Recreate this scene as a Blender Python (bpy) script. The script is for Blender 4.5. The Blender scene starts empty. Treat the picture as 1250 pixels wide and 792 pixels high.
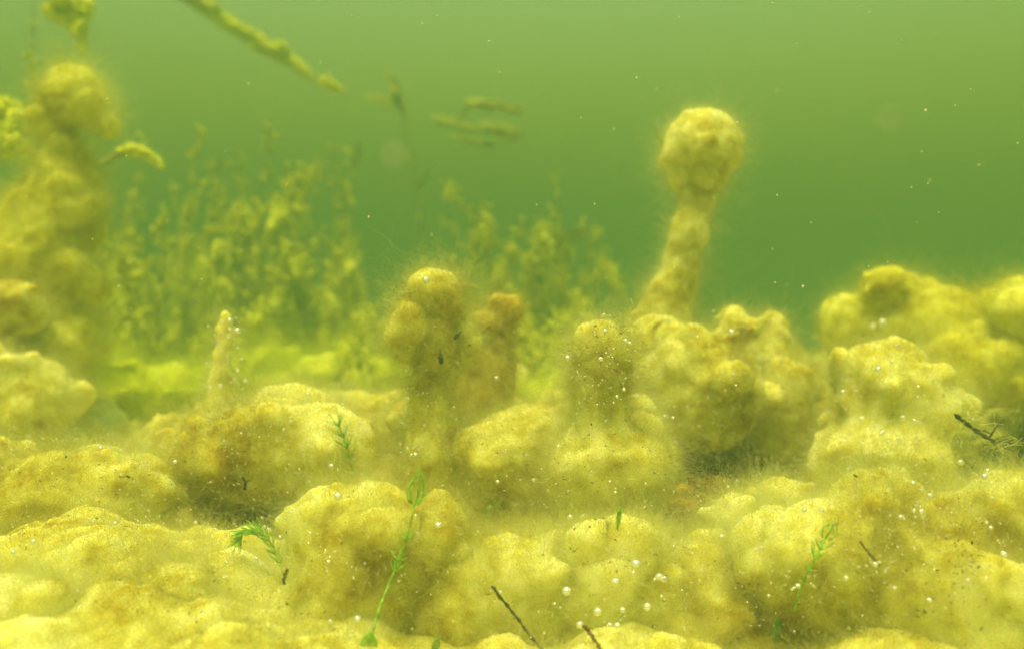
import bpy, bmesh, math, random
import numpy as np
from mathutils import Vector, Matrix
from mathutils.bvhtree import BVHTree

random.seed(11)
RNG = np.random.default_rng(11)
SC = bpy.context.scene
COL = SC.collection

# ---------------------------------------------------------------- camera, light, exposure
F = 1200.0                                   # focal length in photo pixels (photo 1250 x 792)
cam_d = bpy.data.cameras.new('camera')
cam_d.sensor_width = 36.0
cam_d.lens = 36.0 * F / 1250.0
cam_d.clip_start = 0.01
cam_d.clip_end = 200.0
cam_d.dof.use_dof = True
cam_d.dof.focus_distance = 0.41
cam_d.dof.aperture_fstop = 7.5
cam = bpy.data.objects.new('camera', cam_d)
cam.location = (0, 0, 0)
cam.rotation_euler = (math.radians(90), 0, 0)
COL.objects.link(cam)
SC.camera = cam

SUN_EL, SUN_AZ = math.radians(70), math.radians(200)     # azimuth: compass from +Y clockwise
world = bpy.data.worlds.new('World')
SC.world = world
world.use_nodes = True
wn = world.node_tree
sky = wn.nodes.new('ShaderNodeTexSky')
sky.sky_type = 'NISHITA'
sky.sun_disc = False
sky.sun_elevation = SUN_EL
sky.sun_rotation = SUN_AZ
bgn = wn.nodes['Background']
bgn.inputs['Strength'].default_value = 0.14
wn.links.new(sky.outputs['Color'], bgn.inputs['Color'])

sun_d = bpy.data.lights.new('sun', 'SUN')
sun_d.energy = 1.5
sun_d.angle = math.radians(10)
sun_d.color = (1.0, 0.95, 0.86)
sun = bpy.data.objects.new('sun', sun_d)
sd = Vector((math.sin(SUN_AZ) * math.cos(SUN_EL), math.cos(SUN_AZ) * math.cos(SUN_EL), math.sin(SUN_EL)))
sun.rotation_euler = (-sd).to_track_quat('-Z', 'Y').to_euler()
sun.location = sd * 20
COL.objects.link(sun)

SC.view_settings.view_transform = 'Standard'
SC.view_settings.look = 'None'
SC.view_settings.gamma = 1.0
SC.view_settings.exposure = 2.58
SC.render.engine = 'CYCLES'
SC.cycles.use_denoising = True
SC.cycles.max_bounces = 8
SC.cycles.diffuse_bounces = 5
SC.cycles.volume_bounces = 1
SC.cycles.transparent_max_bounces = 12
SC.cycles.volume_step_rate = 1.0

HAZE_DENSITY = 1.2
HAZE_COLOR = (0.053, 0.121, 0.070)
HAZE_ABSORB = (0.43, 0.42, 0.10)
HAZE_TOP = 1.5

# ---------------------------------------------------------------- helpers
def at(px, py, Y):
    """photo pixel + distance -> point in the lake (metres)."""
    return np.array([(px - 625.0) / F * Y, Y, (396.0 - py) / F * Y])

def pxm(Y):
    return Y / F

def _hash(ix, iy, iz, seed):
    h = (ix.astype(np.int64) * 374761393 + iy.astype(np.int64) * 668265263 + iz.astype(np.int64) * 2147483647 + seed * 974711) & 0xFFFFFFFF
    h = ((h ^ (h >> 13)) * 1274126177) & 0xFFFFFFFF
    h = ((h ^ (h >> 16)) * 2246822519) & 0xFFFFFFFF
    return ((h ^ (h >> 15)) & 0xFFFFFF) / float(0xFFFFFF)

def noise3(p, seed=0):
    """value noise, -1..1, p (n,3)"""
    i = np.floor(p).astype(np.int64)
    f = p - i
    u = f * f * f * (f * (f * 6 - 15) + 10)
    r = 0
    for dx in (0, 1):
        wx = u[:, 0] if dx else 1 - u[:, 0]
        for dy in (0, 1):
            wy = u[:, 1] if dy else 1 - u[:, 1]
            for dz in (0, 1):
                wz = u[:, 2] if dz else 1 - u[:, 2]
                r = r + wx * wy * wz * _hash(i[:, 0] + dx, i[:, 1] + dy, i[:, 2] + dz, seed)
    return r * 2 - 1

def fbm(p, seed=0, octaves=3, gain=0.5):
    a, s, r = 1.0, 1.0, 0
    for k in range(octaves):
        r = r + a * noise3(p * s + 17.3 * k, seed + k)
        a *= gain
        s *= 2.03
    return r

def mesh_from(name, verts, faces, mat, smooth=True):
    me = bpy.data.meshes.new(name)
    me.from_pydata([tuple(v) for v in verts], [], faces)
    me.update()
    if smooth:
        me.polygons.foreach_set('use_smooth', np.ones(len(me.polygons), dtype=bool))
    if mat:
        me.materials.append(mat)
    return me

def link(name, data, parent=None, loc=(0, 0, 0)):
    o = bpy.data.objects.new(name, data)
    COL.objects.link(o)
    o.location = loc
    if parent:
        o.parent = parent
    return o

def tag(o, label=None, cat=None, group=None, kind=None):
    if label: o['label'] = label
    if cat: o['category'] = cat
    if group: o['group'] = group
    if kind: o['kind'] = kind
    return o

def thing(name, label, cat, loc, group=None):
    o = link(name, None, None, loc)
    o.empty_display_size = 0.01
    return tag(o, label, cat, group)

# ---------------------------------------------------------------- materials
def new_mat(name):
    m = bpy.data.materials.new(name)
    m.use_nodes = True
    m.node_tree.nodes.clear()
    return m, m.node_tree

def nd(t, kind, **kw):
    n = t.nodes.new(kind)
    for k, v in kw.items():
        setattr(n, k, v)
    return n

def ramp_node(t, stops):
    r = nd(t, 'ShaderNodeValToRGB')
    el = r.color_ramp.elements
    while len(el) < len(stops):
        el.new(0.5)
    for e, (p, c) in zip(el, stops):
        e.position = p
        e.color = (*c, 1)
    return r

def algae_mat(name, stops, translucent=0.35, grain=True, hair=False, scale=1.0, bump=0.0):
    """cotton-like filamentous algae: patchy colour by place, diffuse + translucent"""
    m, t = new_mat(name)
    out = nd(t, 'ShaderNodeOutputMaterial')
    geo = nd(t, 'ShaderNodeNewGeometry')
    n1 = nd(t, 'ShaderNodeTexNoise'); n1.inputs['Scale'].default_value = 16.0 * scale; n1.inputs['Detail'].default_value = 3
    n2 = nd(t, 'ShaderNodeTexNoise'); n2.inputs['Scale'].default_value = 110.0 * scale; n2.inputs['Detail'].default_value = 4
    t.links.new(geo.outputs['Position'], n1.inputs['Vector'])
    t.links.new(geo.outputs['Position'], n2.inputs['Vector'])
    mix = nd(t, 'ShaderNodeMath', operation='MULTIPLY_ADD')
    mix.inputs[1].default_value = 0.45
    t.links.new(n2.outputs['Fac'], mix.inputs[0])
    sc = nd(t, 'ShaderNodeMath', operation='MULTIPLY'); sc.inputs[1].default_value = 0.55
    t.links.new(n1.outputs['Fac'], sc.inputs[0])
    t.links.new(sc.outputs[0], mix.inputs[2])
    val = mix.outputs[0]
    if hair:
        hi = nd(t, 'ShaderNodeHairInfo')
        ha = nd(t, 'ShaderNodeMath', operation='MULTIPLY_ADD'); ha.inputs[1].default_value = 0.22; ha.inputs[2].default_value = -0.07
        t.links.new(hi.outputs['Random'], ha.inputs[0])
        ad = nd(t, 'ShaderNodeMath', operation='ADD')
        t.links.new(val, ad.inputs[0]); t.links.new(ha.outputs[0], ad.inputs[1])
        tp_ = nd(t, 'ShaderNodeMath', operation='MULTIPLY_ADD'); tp_.inputs[1].default_value = 0.05
        t.links.new(hi.outputs['Intercept'], tp_.inputs[0]); t.links.new(ad.outputs[0], tp_.inputs[2])
        val = tp_.outputs[0]
    r = ramp_node(t, stops)
    t.links.new(val, r.inputs[0])
    if hair:
        dif = nd(t, 'ShaderNodeBsdfDiffuse')
        tra = nd(t, 'ShaderNodeBsdfTranslucent')
        ms = nd(t, 'ShaderNodeMixShader'); ms.inputs[0].default_value = translucent
        t.links.new(r.outputs[0], dif.inputs['Color']); t.links.new(r.outputs[0], tra.inputs['Color'])
        t.links.new(dif.outputs[0], ms.inputs[1]); t.links.new(tra.outputs[0], ms.inputs[2])
    else:
        ms = nd(t, 'ShaderNodeBsdfPrincipled')
        t.links.new(r.outputs[0], ms.inputs['Base Color'])
        ms.inputs['Roughness'].default_value = 1.0
        ms.inputs['Specular IOR Level'].default_value = 0.0
        ms.inputs['Subsurface Weight'].default_value = 1.0
        ms.inputs['Subsurface Radius'].default_value = (1.0, 0.75, 0.25)
        ms.inputs['Subsurface Scale'].default_value = 0.011
    sh = ms.outputs[0]
    if hair:
        tp = nd(t, 'ShaderNodeBsdfTransparent'); mt = nd(t, 'ShaderNodeMixShader'); mt.inputs[0].default_value = 0.5
        t.links.new(sh, mt.inputs[1]); t.links.new(tp.outputs[0], mt.inputs[2]); sh = mt.outputs[0]
    t.links.new(sh, out.inputs['Surface'])
    return m

GOLD = [(0.34, (0.33, 0.24, 0.018)), (0.42, (0.495, 0.44, 0.052)), (0.50, (0.625, 0.605, 0.13)), (0.62, (0.77, 0.77, 0.33))]
OLIVE = [(0.34, (0.38, 0.33, 0.016)), (0.43, (0.53, 0.50, 0.040)), (0.51, (0.65, 0.64, 0.09)), (0.62, (0.75, 0.76, 0.22))]
LIME = [(0.36, (0.36, 0.42, 0.012)), (0.45, (0.50, 0.56, 0.025)), (0.53, (0.63, 0.70, 0.05)), (0.62, (0.74, 0.80, 0.12))]
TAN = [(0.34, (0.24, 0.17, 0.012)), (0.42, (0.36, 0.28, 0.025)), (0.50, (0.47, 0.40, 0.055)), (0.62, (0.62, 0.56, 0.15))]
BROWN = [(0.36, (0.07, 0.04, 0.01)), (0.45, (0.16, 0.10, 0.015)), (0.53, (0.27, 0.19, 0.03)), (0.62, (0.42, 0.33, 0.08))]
SHADE_OLIVE = [(0.36, (0.03, 0.03, 0.004)), (0.45, (0.07, 0.08, 0.01)), (0.53, (0.14, 0.15, 0.02)), (0.62, (0.28, 0.28, 0.05))]  # olive algae with the shade of the gap put into its colour
M = {}
for key, st in (('gold', GOLD), ('olive', OLIVE), ('lime', LIME), ('brown', BROWN), ('tan', TAN), ('shade_olive', SHADE_OLIVE)):
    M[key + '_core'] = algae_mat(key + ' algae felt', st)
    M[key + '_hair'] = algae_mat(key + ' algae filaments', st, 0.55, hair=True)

def simple_mat(name, color, rough=0.6, var=0.3, scale=200, translucent=0.0):
    m, t = new_mat(name)
    out = nd(t, 'ShaderNodeOutputMaterial')
    p = nd(t, 'ShaderNodeBsdfPrincipled')
    p.inputs['Roughness'].default_value = rough
    tc = nd(t, 'ShaderNodeNewGeometry')
    n = nd(t, 'ShaderNodeTexNoise'); n.inputs['Scale'].default_value = scale; n.inputs['Detail'].default_value = 3
    t.links.new(tc.outputs['Position'], n.inputs['Vector'])
    lo = tuple(c * (1 - var) for c in color); hi = tuple(min(1, c * (1 + var)) for c in color)
    r = ramp_node(t, [(0.35, lo), (0.65, hi)])
    t.links.new(n.outputs['Fac'], r.inputs[0]); t.links.new(r.outputs[0], p.inputs['Base Color'])
    if translucent:
        tr = nd(t, 'ShaderNodeBsdfTranslucent'); t.links.new(r.outputs[0], tr.inputs['Color'])
        ms = nd(t, 'ShaderNodeMixShader'); ms.inputs[0].default_value = translucent
        t.links.new(p.outputs[0], ms.inputs[1]); t.links.new(tr.outputs[0], ms.inputs[2])
        t.links.new(ms.outputs[0], out.inputs['Surface'])
    else:
        t.links.new(p.outputs[0], out.inputs['Surface'])
    return m

M['green'] = simple_mat('fresh green plant', (0.38, 0.66, 0.07), 0.6, 0.35, 500, 0.4)
M['green_dark'] = simple_mat('deep green blade', (0.10, 0.38, 0.05), 0.45, 0.35, 300, 0.3)
M['pond_leaf'] = simple_mat('pondweed leaf', (0.36, 0.44, 0.05), 0.6, 0.3, 60, 0.4)
M['weed'] = simple_mat('pondweed foliage', (0.84, 0.88, 0.05), 0.7, 0.12, 40, 0.5)
M['stem'] = simple_mat('olive stem', (0.26, 0.30, 0.04), 0.7, 0.3, 80)
M['dark'] = simple_mat('rotted plant debris', (0.035, 0.028, 0.012), 0.6, 0.6, 900)
M['brown'] = simple_mat('brown plant debris', (0.13, 0.06, 0.015), 0.6, 0.5, 900)
M['mud'] = simple_mat('lake mud', (0.16, 0.15, 0.05), 0.9, 0.4, 25)
M['speck'] = simple_mat('drifting particle', (0.75, 0.75, 0.5), 0.4, 0.2, 900, 0.3)

def bubble_mat():
    m, t = new_mat('gas bubble')
    out = nd(t, 'ShaderNodeOutputMaterial')
    lw = nd(t, 'ShaderNodeLayerWeight'); lw.inputs['Blend'].default_value = 0.55
    gl = nd(t, 'ShaderNodeBsdfGlossy'); gl.inputs['Roughness'].default_value = 0.12; gl.inputs['Color'].default_value = (1, 1, 0.95, 1)
    tr = nd(t, 'ShaderNodeBsdfTransparent')
    di = nd(t, 'ShaderNodeBsdfDiffuse'); di.inputs['Color'].default_value = (0.95, 0.93, 0.75, 1)
    m1 = nd(t, 'ShaderNodeMixShader'); m1.inputs[0].default_value = 0.6
    t.links.new(tr.outputs[0], m1.inputs[1]); t.links.new(di.outputs[0], m1.inputs[2])
    cl = nd(t, 'ShaderNodeMath', operation='MULTIPLY_ADD'); cl.inputs[1].default_value = 0.7; cl.inputs[2].default_value = 0.25
    t.links.new(lw.outputs['Facing'], cl.inputs[0])
    m2 = nd(t, 'ShaderNodeMixShader')
    t.links.new(cl.outputs[0], m2.inputs[0]); t.links.new(m1.outputs[0], m2.inputs[1]); t.links.new(gl.outputs[0], m2.inputs[2])
    t.links.new(m2.outputs[0], out.inputs['Surface'])
    return m
M['bubble'] = bubble_mat()

# ---------------------------------------------------------------- algae builders
def E(px, py, Y, rx, rz, ry=None):
    """ellipsoid: centre by pixel and distance, radii in photo pixels at that distance"""
    k = pxm(Y)
    return (at(px, py, Y), np.array([rx * k, (ry if ry else min(rx, rz) * 1.05) * k, rz * k]))

def CH(Y, *pts):
    """chain of spheres through (px, py, r[, dY])"""
    out = []
    P = [(at(p[0], p[1], Y + (p[3] if len(p) > 3 else 0)), p[2] * pxm(Y)) for p in pts]
    for (a, ra), (b, rb) in zip(P[:-1], P[1:]):
        n = max(2, int(np.linalg.norm(b - a) / (0.35 * min(ra, rb))) + 1)
        for k in range(n):
            f = k / (n - 1)
            r = ra * (1 - f) + rb * f
            out.append((a * (1 - f) + b * f, np.array([r, r, r])))
    return out

SEED = [0]
SOLIDS = []          # (verts, faces) world space, for resting bubbles and debris on

def felt_mesh(name, blobs, voxel, mat, lump=1.0, base=np.zeros(3)):
    SEED[0] += 1
    sd_ = SEED[0] * 31
    bm = bmesh.new()
    for c, r in blobs:
        mtx = Matrix.Translation(Vector(c)) @ Matrix.Diagonal((*[float(x) for x in r], 1.0))
        bmesh.ops.create_icosphere(bm, subdivisions=3, radius=1.0, matrix=mtx)
    me = bpy.data.meshes.new('tmp'); bm.to_mesh(me); bm.free()
    o = bpy.data.objects.new('tmp', me); COL.objects.link(o)
    rm = o.modifiers.new('r', 'REMESH'); rm.mode = 'VOXEL'; rm.voxel_size = voxel
    sm = o.modifiers.new('s', 'SMOOTH'); sm.factor = 0.5; sm.iterations = 6
    dg = bpy.context.evaluated_depsgraph_get()
    res = bpy.data.meshes.new_from_object(o.evaluated_get(dg))
    bpy.data.objects.remove(o); bpy.data.meshes.remove(me)
    n = len(res.vertices)
    co = np.empty(n * 3); res.vertices.foreach_get('co', co); co = co.reshape(-1, 3)
    no = np.empty(n * 3); res.vertices.foreach_get('normal', no); no = no.reshape(-1, 3)
    s = lump
    w = co + 0.006 * s * np.stack([noise3(co * 45 / s, sd_ + q) for q in (1, 2, 3)], 1)
    d = 0.0076 * s * fbm(w * (24 / s), sd_, 5, 0.43) + 0.0004 * noise3(co * 620, sd_ + 17)
    co = co + no * d[:, None]
    res.name = name
    res.vertices.foreach_set('co', (co - base).ravel())
    res.update()
    res.polygons.foreach_set('use_smooth', np.ones(len(res.polygons), dtype=bool))
    res.materials.clear(); res.materials.append(mat)
    return res

def sample_surface(me, base, dens_fn, rng):
    me.calc_loop_triangles()
    nt = len(me.loop_triangles)
    tri = np.empty(nt * 3, dtype=np.int64); me.loop_triangles.foreach_get('vertices', tri); tri = tri.reshape(-1, 3)
    co = np.empty(len(me.vertices) * 3); me.vertices.foreach_get('co', co); co = co.reshape(-1, 3) + base
    no = np.empty(len(me.vertices) * 3); me.vertices.foreach_get('normal', no); no = no.reshape(-1, 3)
    a, b, c = co[tri[:, 0]], co[tri[:, 1]], co[tri[:, 2]]
    cr = np.cross(b - a, c - a)
    area = np.linalg.norm(cr, axis=1) * 0.5
    fn = cr / np.maximum(area[:, None] * 2, 1e-12)
    w = area * dens_fn((a + b + c) / 3, fn)
    tot = w.sum()
    N = int(tot)
    if N < 1:
        return np.zeros((0, 3)), np.zeros((0, 3))
    idx = np.searchsorted(np.cumsum(w), rng.random(N) * tot)
    idx = np.clip(idx, 0, nt - 1)
    r1, r2 = np.sqrt(rng.random(N)), rng.random(N)
    u, v, ww = 1 - r1, r1 * (1 - r2), r1 * r2
    P = a[idx] * u[:, None] + b[idx] * v[:, None] + c[idx] * ww[:, None]
    Nn = no[tri[idx, 0]] * u[:, None] + no[tri[idx, 1]] * v[:, None] + no[tri[idx, 2]] * ww[:, None]
    return P, Nn

HAIRS = [0]
def filament_data(name, P, N, base, length, radius, mat, rng, K=5, curl=0.9, wisps=0.015):
    n = len(P)
    HAIRS[0] += n
    d = N * 0.55 + rng.normal(size=(n, 3)) * 0.8
    d /= np.linalg.norm(d, axis=1)[:, None] + 1e-9
    L = length * np.exp(rng.normal(size=n) * 0.40)
    clump = 0.75 + 0.5 * noise3(P * 140, 77)
    L = L * np.clip(clump, 0.35, 1.4)
    wi = rng.random(n) < wisps
    L[wi] *= 2.3
    ha = rng.random(n) < 0.35
    L[ha] *= 1.95
    thin = np.where(wi | ha, 0.6, 1.0)
    cu_ = np.where(wi | ha, 0.6, 0.9)[:, None] * curl
    step = L / (K - 1)
    pts = np.empty((n, K, 3))
    p = P - N * (0.25 * length)
    for k in range(K):
        pts[:, k] = p
        p = p + d * step[:, None]
        d = d + rng.normal(size=(n, 3)) * cu_
        d[:, 2] += 0.03
        d /= np.linalg.norm(d, axis=1)[:, None] + 1e-9
    rad = radius * np.linspace(1.0, 0.45, K)[None, :] * ((0.7 + 0.6 * rng.random(n)) * thin)[:, None]
    cu = bpy.data.hair_curves.new(name)
    cu.add_curves([K] * n)
    cu.attributes['position'].data.foreach_set('vector', (pts - base).astype(np.float32).ravel())
    ra = cu.attributes.get('radius') or cu.attributes.new('radius', 'FLOAT', 'POINT')
    ra.data.foreach_set('value', rad.astype(np.float32).ravel())
    cu.materials.append(mat)
    return cu

def hair_density(D0):
    def f(c, n):
        v = c / np.linalg.norm(c, axis=1)[:, None]
        facing = -(v * n).sum(1)
        w = np.where(facing > -0.35, 1.0, 0.18)
        w = np.where(n[:, 2] < -0.75, w * 0.35, w)
        Y = np.maximum(c[:, 1], 0.2)
        w = w * np.minimum((0.42 / Y) ** 2, 1.8)
        inx = np.abs(c[:, 0]) < 0.62 * Y + 0.05
        inz = np.abs(c[:, 2]) < 0.40 * Y + 0.04
        return D0 * w * np.where(inx & inz, 1, 0.06)
    return f

def algae(name, label, cat, parts, base, Y, mat='gold', lump=1.0, group=None, hair=1.0, length=1.0, solid=True):
    """one algae growth: Empty at its base > felt parts, filaments"""
    rng = np.random.default_rng(1000 + SEED[0])
    root = thing(name, label, cat, tuple(base), group)
    vox = 0.0017 * max(1.0, Y / 0.5)
    PP, NN = [], []
    for pn, blobs in parts:
        me = felt_mesh(pn, blobs, vox, M[mat + '_core'], lump, base)
        link(pn, me, root)
        P, N = sample_surface(me, base, hair_density(3.4e6 * hair), rng)
        PP.append(P); NN.append(N)
        if solid:
            co = np.empty(len(me.vertices) * 3); me.vertices.foreach_get('co', co)
            SOLIDS.append((co.reshape(-1, 3) + base, [tuple(p.vertices) for p in me.polygons], label))
    P, N = np.concatenate(PP), np.concatenate(NN)
    s = (Y / 0.42) ** 0.8
    cu = filament_data('filaments', P, N, base, 0.0080 * s * length * (1.3 if Y < 0.53 else 1.0), 0.000067 * s, M[mat + '_hair'], rng)
    o = link('filaments', cu, root)
    o['kind'] = 'stuff'
    return root

BED = -0.145
def bedz(x, y):
    p = np.stack([np.asarray(x, float) * 7, np.asarray(y, float) * 7, np.zeros(np.shape(x))], -1).reshape(-1, 3)
    return (BED + 0.016 * fbm(p, 5, 3)).reshape(np.shape(x))

# ---------------------------------------------------------------- setting: lake bed and carpet of algae
def grid_mesh(name, xs, ys, zfn, mat):
    X, Yg = np.meshgrid(xs, ys)
    Z = zfn(X, Yg)
    V = np.stack([X.ravel(), Yg.ravel(), Z.ravel()], 1)
    nx, ny = len(xs), len(ys)
    fc = [(j * nx + i, j * nx + i + 1, (j + 1) * nx + i + 1, (j + 1) * nx + i) for j in range(ny - 1) for i in range(nx - 1)]
    return mesh_from(name, V, fc, mat)

lb = link('lake_bed', grid_mesh('lake_bed', np.linspace(-14, 14, 120), np.linspace(-4, 24, 120), lambda x, y: bedz(x, y) - 0.03, M['mud']))
tag(lb, 'muddy lake bed under the algae', None, None, 'structure')

BUMPS = []
def carpetz(x, y):
    z0 = np.interp(y, [0.12, 0.3, 0.38, 0.45, 0.55, 0.65, 0.78, 1.0, 1.4, 4.0], [-0.16, -0.165, -0.150, -0.128, -0.108, -0.098, -0.094, -0.118, -0.145, -0.145])
    z0 = z0 + 0.0 * x
    for bx, by, bh, br in BUMPS:
        g = bh * np.exp(-(((x - bx) ** 2 + (y - by) ** 2) / br ** 2))
        e = BED + g
        m = np.maximum(z0, e)
        z0 = m + 0.010 * np.log(np.exp((z0 - m) / 0.010) + np.exp((e - m) / 0.010)) - 0.0
    for hx, hy, hr, hd in ((-0.128, 0.505, 0.05, 0.07), (0.115, 0.58, 0.055, 0.06), (0.29, 0.57, 0.05, 0.06), (-0.40, 1.0, 0.12, 0.03)):
        z0 = z0 - hd * np.exp(-((x - hx) ** 2 + (y - hy) ** 2) / hr ** 2)
    z0 = z0 - BED
    p = np.stack([x * 16, y * 16, 0 * x], -1).reshape(-1, 3)
    q = np.stack([x * 55, y * 55, 0 * x], -1).reshape(-1, 3)
    d = 0.017 * fbm(p * 1.4, 21, 5, 0.48) + 0.004 * np.abs(noise3(q, 8))
    return bedz(x, y) + z0 + d.reshape(np.shape(x)) * np.clip(y / 0.5, 0.6, 2.2)

# ---------------------------------------------------------------- algae mounds
def lumps(blobs, k, rs, seed):
    rr = random.Random(seed)
    out = list(blobs)
    for c, r in blobs:
        for q in range(k):
            a = rr.uniform(0, 6.283); z = rr.uniform(-0.25, 0.95); w = math.sqrt(max(0, 1 - z * z))
            u = np.array([w * math.cos(a), w * math.sin(a), z])
            m = min(r) * rr.uniform(*rs)
            out.append((c + u * r * 0.93, np.array([m * rr.uniform(0.9, 1.3), m, m * rr.uniform(0.8, 1.1)])))
    return out

def mound(label, px, top, rx, rz, Y, extra=(), mat='gold', lump=1.0, skirt=True, hair=1.0, length=1.0, name='algae_mound', ry=None):
    bl = [E(px, top + rz, Y, rx, rz, ry)]
    if skirt:
        c = at(px, top + rz, Y)
        h = (c[2] - BED)
        if h > 0.01:
            bl.append((np.array([c[0], Y + 0.01, BED + h * 0.35]), np.array([rx * pxm(Y) * 0.95, rx * pxm(Y) * 0.8, h * 0.75])))
    for e in extra:
        bl += e if isinstance(e, list) else [e]
    r_ = rx * pxm(Y)
    zt = at(px, top, Y)[2] - BED
    if mat not in ('brown', 'shade_olive'): BUMPS.append((at(px, top, Y)[0], Y + (0 if skirt else 1.1 * r_), zt * (0.30 if Y < 0.43 else 0.5 if Y < 0.52 else 0.75 if skirt else 0.6), min(r_, 0.036) * (1.0 if Y < 0.43 else 1.2)))
    bl = lumps(bl, 7, (0.2, 0.42), int(px * 7 + top))
    base = at(px, top, Y); base[2] = BED
    return algae(name, label, 'algae mound', [('body', bl)], base, Y, mat, lump, 'mounds of filamentous algae on the lake bed', hair, length)

# nearest row
mound('pale low algae mound filling the near corner below the wide golden mound', 40, 690, 150, 90, 0.37, [E(180, 760, 0.37, 110, 70)])
mound('wide golden algae mound with a brown hollow in its face, below the hazy tower', 85, 545, 105, 78, 0.46, [E(20, 590, 0.47, 60, 50), E(150, 600, 0.47, 60, 50)])
mound('broad algae mound overhanging a dark brown hollow behind the curved feathery sprig', 315, 500, 112, 52, 0.50, [E(230, 560, 0.51, 45, 42), E(395, 545, 0.5, 60, 48), E(370, 500, 0.53, 70, 30), E(315, 550, 0.545, 120, 60)], skirt=False)
mound('sandy algae slope under the dark hollow and around the feathery sprig', 215, 668, 80, 110, 0.43, [E(300, 760, 0.41, 60, 60)])
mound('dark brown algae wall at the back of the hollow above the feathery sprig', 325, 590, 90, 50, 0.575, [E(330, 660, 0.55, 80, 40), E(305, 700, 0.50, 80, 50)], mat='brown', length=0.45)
mound('near algae dome behind the green sprig with looped tips', 445, 588, 92, 130, 0.39, [E(400, 660, 0.39, 60, 80), E(530, 680, 0.40, 60, 80)])
mound('rounded algae mound with brown flecks between the knobbed tower and the stubby tower', 640, 490, 84, 62, 0.50, [E(600, 560, 0.5, 55, 50), E(690, 560, 0.49, 55, 50)])
mound('smooth pale algae slope behind the thin black twig', 625, 648, 85, 90, 0.42, [E(560, 740, 0.39, 80, 70), E(660, 720, 0.39, 70, 70)])
mound('bubbly algae mound dotted with a cluster of large gas bubbles', 795, 655, 92, 110, 0.39, [E(740, 720, 0.39, 70, 70), E(870, 720, 0.39, 60, 70), E(940, 790, 0.385, 75, 55)])
mound('large smooth algae mound with a dark pitted spot near its middle', 1120, 600, 125, 130, 0.38, [E(1010, 690, 0.375, 80, 90), E(1230, 660, 0.38, 80, 90), E(1060, 630, 0.385, 70, 60)])
mound('small algae swelling beside the forked green sprig', 960, 575, 62, 80, 0.44, [E(905, 660, 0.42, 60, 60)])
# middle row
mound('tall craggy algae mound with a deep shaded face under the bulb-headed tower', 855, 388, 62, 60, 0.60,
      [E(800, 420, 0.61, 42, 40), E(900, 400, 0.62, 34, 32), E(850, 480, 0.60, 85, 70), E(795, 520, 0.61, 40, 60), E(770, 470, 0.6, 30, 60)], skirt=False)
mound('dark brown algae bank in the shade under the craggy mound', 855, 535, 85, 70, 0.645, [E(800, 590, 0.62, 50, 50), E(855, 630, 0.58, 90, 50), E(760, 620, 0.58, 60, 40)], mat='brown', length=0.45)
mound('algae shoulder with a small pale knob on top beside the craggy mound', 948, 425, 46, 80, 0.66, [*CH(0.66, (938, 440, 38), (940, 412, 26), (940, 393, 18)), E(975, 500, 0.65, 46, 62), E(940, 500, 0.64, 50, 60)])
mound('upright algae mound topped with glinting bubbles beside the dark gap', 1085, 405, 70, 90, 0.55, [E(1055, 500, 0.55, 50, 65), E(1130, 500, 0.54, 50, 60), E(1080, 560, 0.53, 90, 60)])
mound('long hazy algae ridge rising behind the dark gap', 1200, 385, 90, 55, 0.76, [E(1250, 400, 0.75, 70, 60), E(1140, 400, 0.78, 70, 50), E(1180, 460, 0.74, 80, 50), *CH(0.78, (1075, 352, 24), (1105, 365, 26), (1150, 390, 30)), E(1040, 400, 0.8, 40, 40)], mat='olive')
mound('low olive algae bank in painted shade below the long hazy ridge', 1225, 495, 75, 60, 0.64, [], mat='shade_olive', skirt=True, length=0.3)
mound('low pale algae rise at the foot of the knobbed tower', 455, 490, 85, 40, 0.62, [E(520, 510, 0.58, 50, 40), E(390, 500, 0.66, 60, 34)])
mound('small pale algae rise between the stubby tower and the craggy mound', 745, 500, 48, 60, 0.54, [E(770, 560, 0.53, 50, 50)])
# hazy left middle distance
mound('golden hazy algae mound leaning against the foot of the tall hazy tower', 20, 430, 72, 60, 0.70, [E(10, 380, 0.73, 45, 40), E(-30, 480, 0.7, 60, 70)])
mound('yellow green hazy algae mound at the foot of the pondweed thicket', 170, 440, 58, 50, 0.95, [E(120, 470, 0.95, 45, 40), E(210, 480, 0.95, 50, 40)], mat='lime', lump=1.5, length=1.8)
mound('low lime green algae mound behind the thin spire', 345, 452, 45, 30, 1.15, [E(290, 462, 1.12, 32, 34), E(322, 446, 1.15, 22, 26), E(362, 436, 1.17, 20, 24), E(395, 456, 1.13, 30, 24), E(428, 440, 1.16, 20, 30), E(465, 458, 1.12, 32, 26), E(250, 470, 1.1, 30, 30)], mat='lime', lump=1.5, length=1.8)
mound('low lime green algae hump behind the two knobbed towers', 640, 455, 70, 40, 1.05, [E(560, 470, 1.1, 50, 30)], mat='lime', lump=1.5, length=1.8)

# ---------------------------------------------------------------- algae towers
G_T = 'upright towers of filamentous algae'
def tower(label, parts, px, Y, mat='gold', lump=0.8, hair=1.2, length=1.0, name='algae_tower'):
    base = at(px, 396, Y); base[2] = BED
    BUMPS.append((base[0], Y, (0.30 if Y < 0.6 else 0.2) * (parts[-1][1][-1][0][2] - BED), 0.030 * Y / 0.5))
    parts = [(pn, bl) if px != 40 else (pn, lumps(bl, 2, (0.25, 0.5), int(px + 13 * k)) if len(bl) < 8 else lumps(bl, 1, (0.25, 0.5), int(px + 13 * k))) for k, (pn, bl) in enumerate(parts)]
    return algae(name, label, 'algae tower', parts, base, Y, mat, lump, G_T, hair, length)

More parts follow.
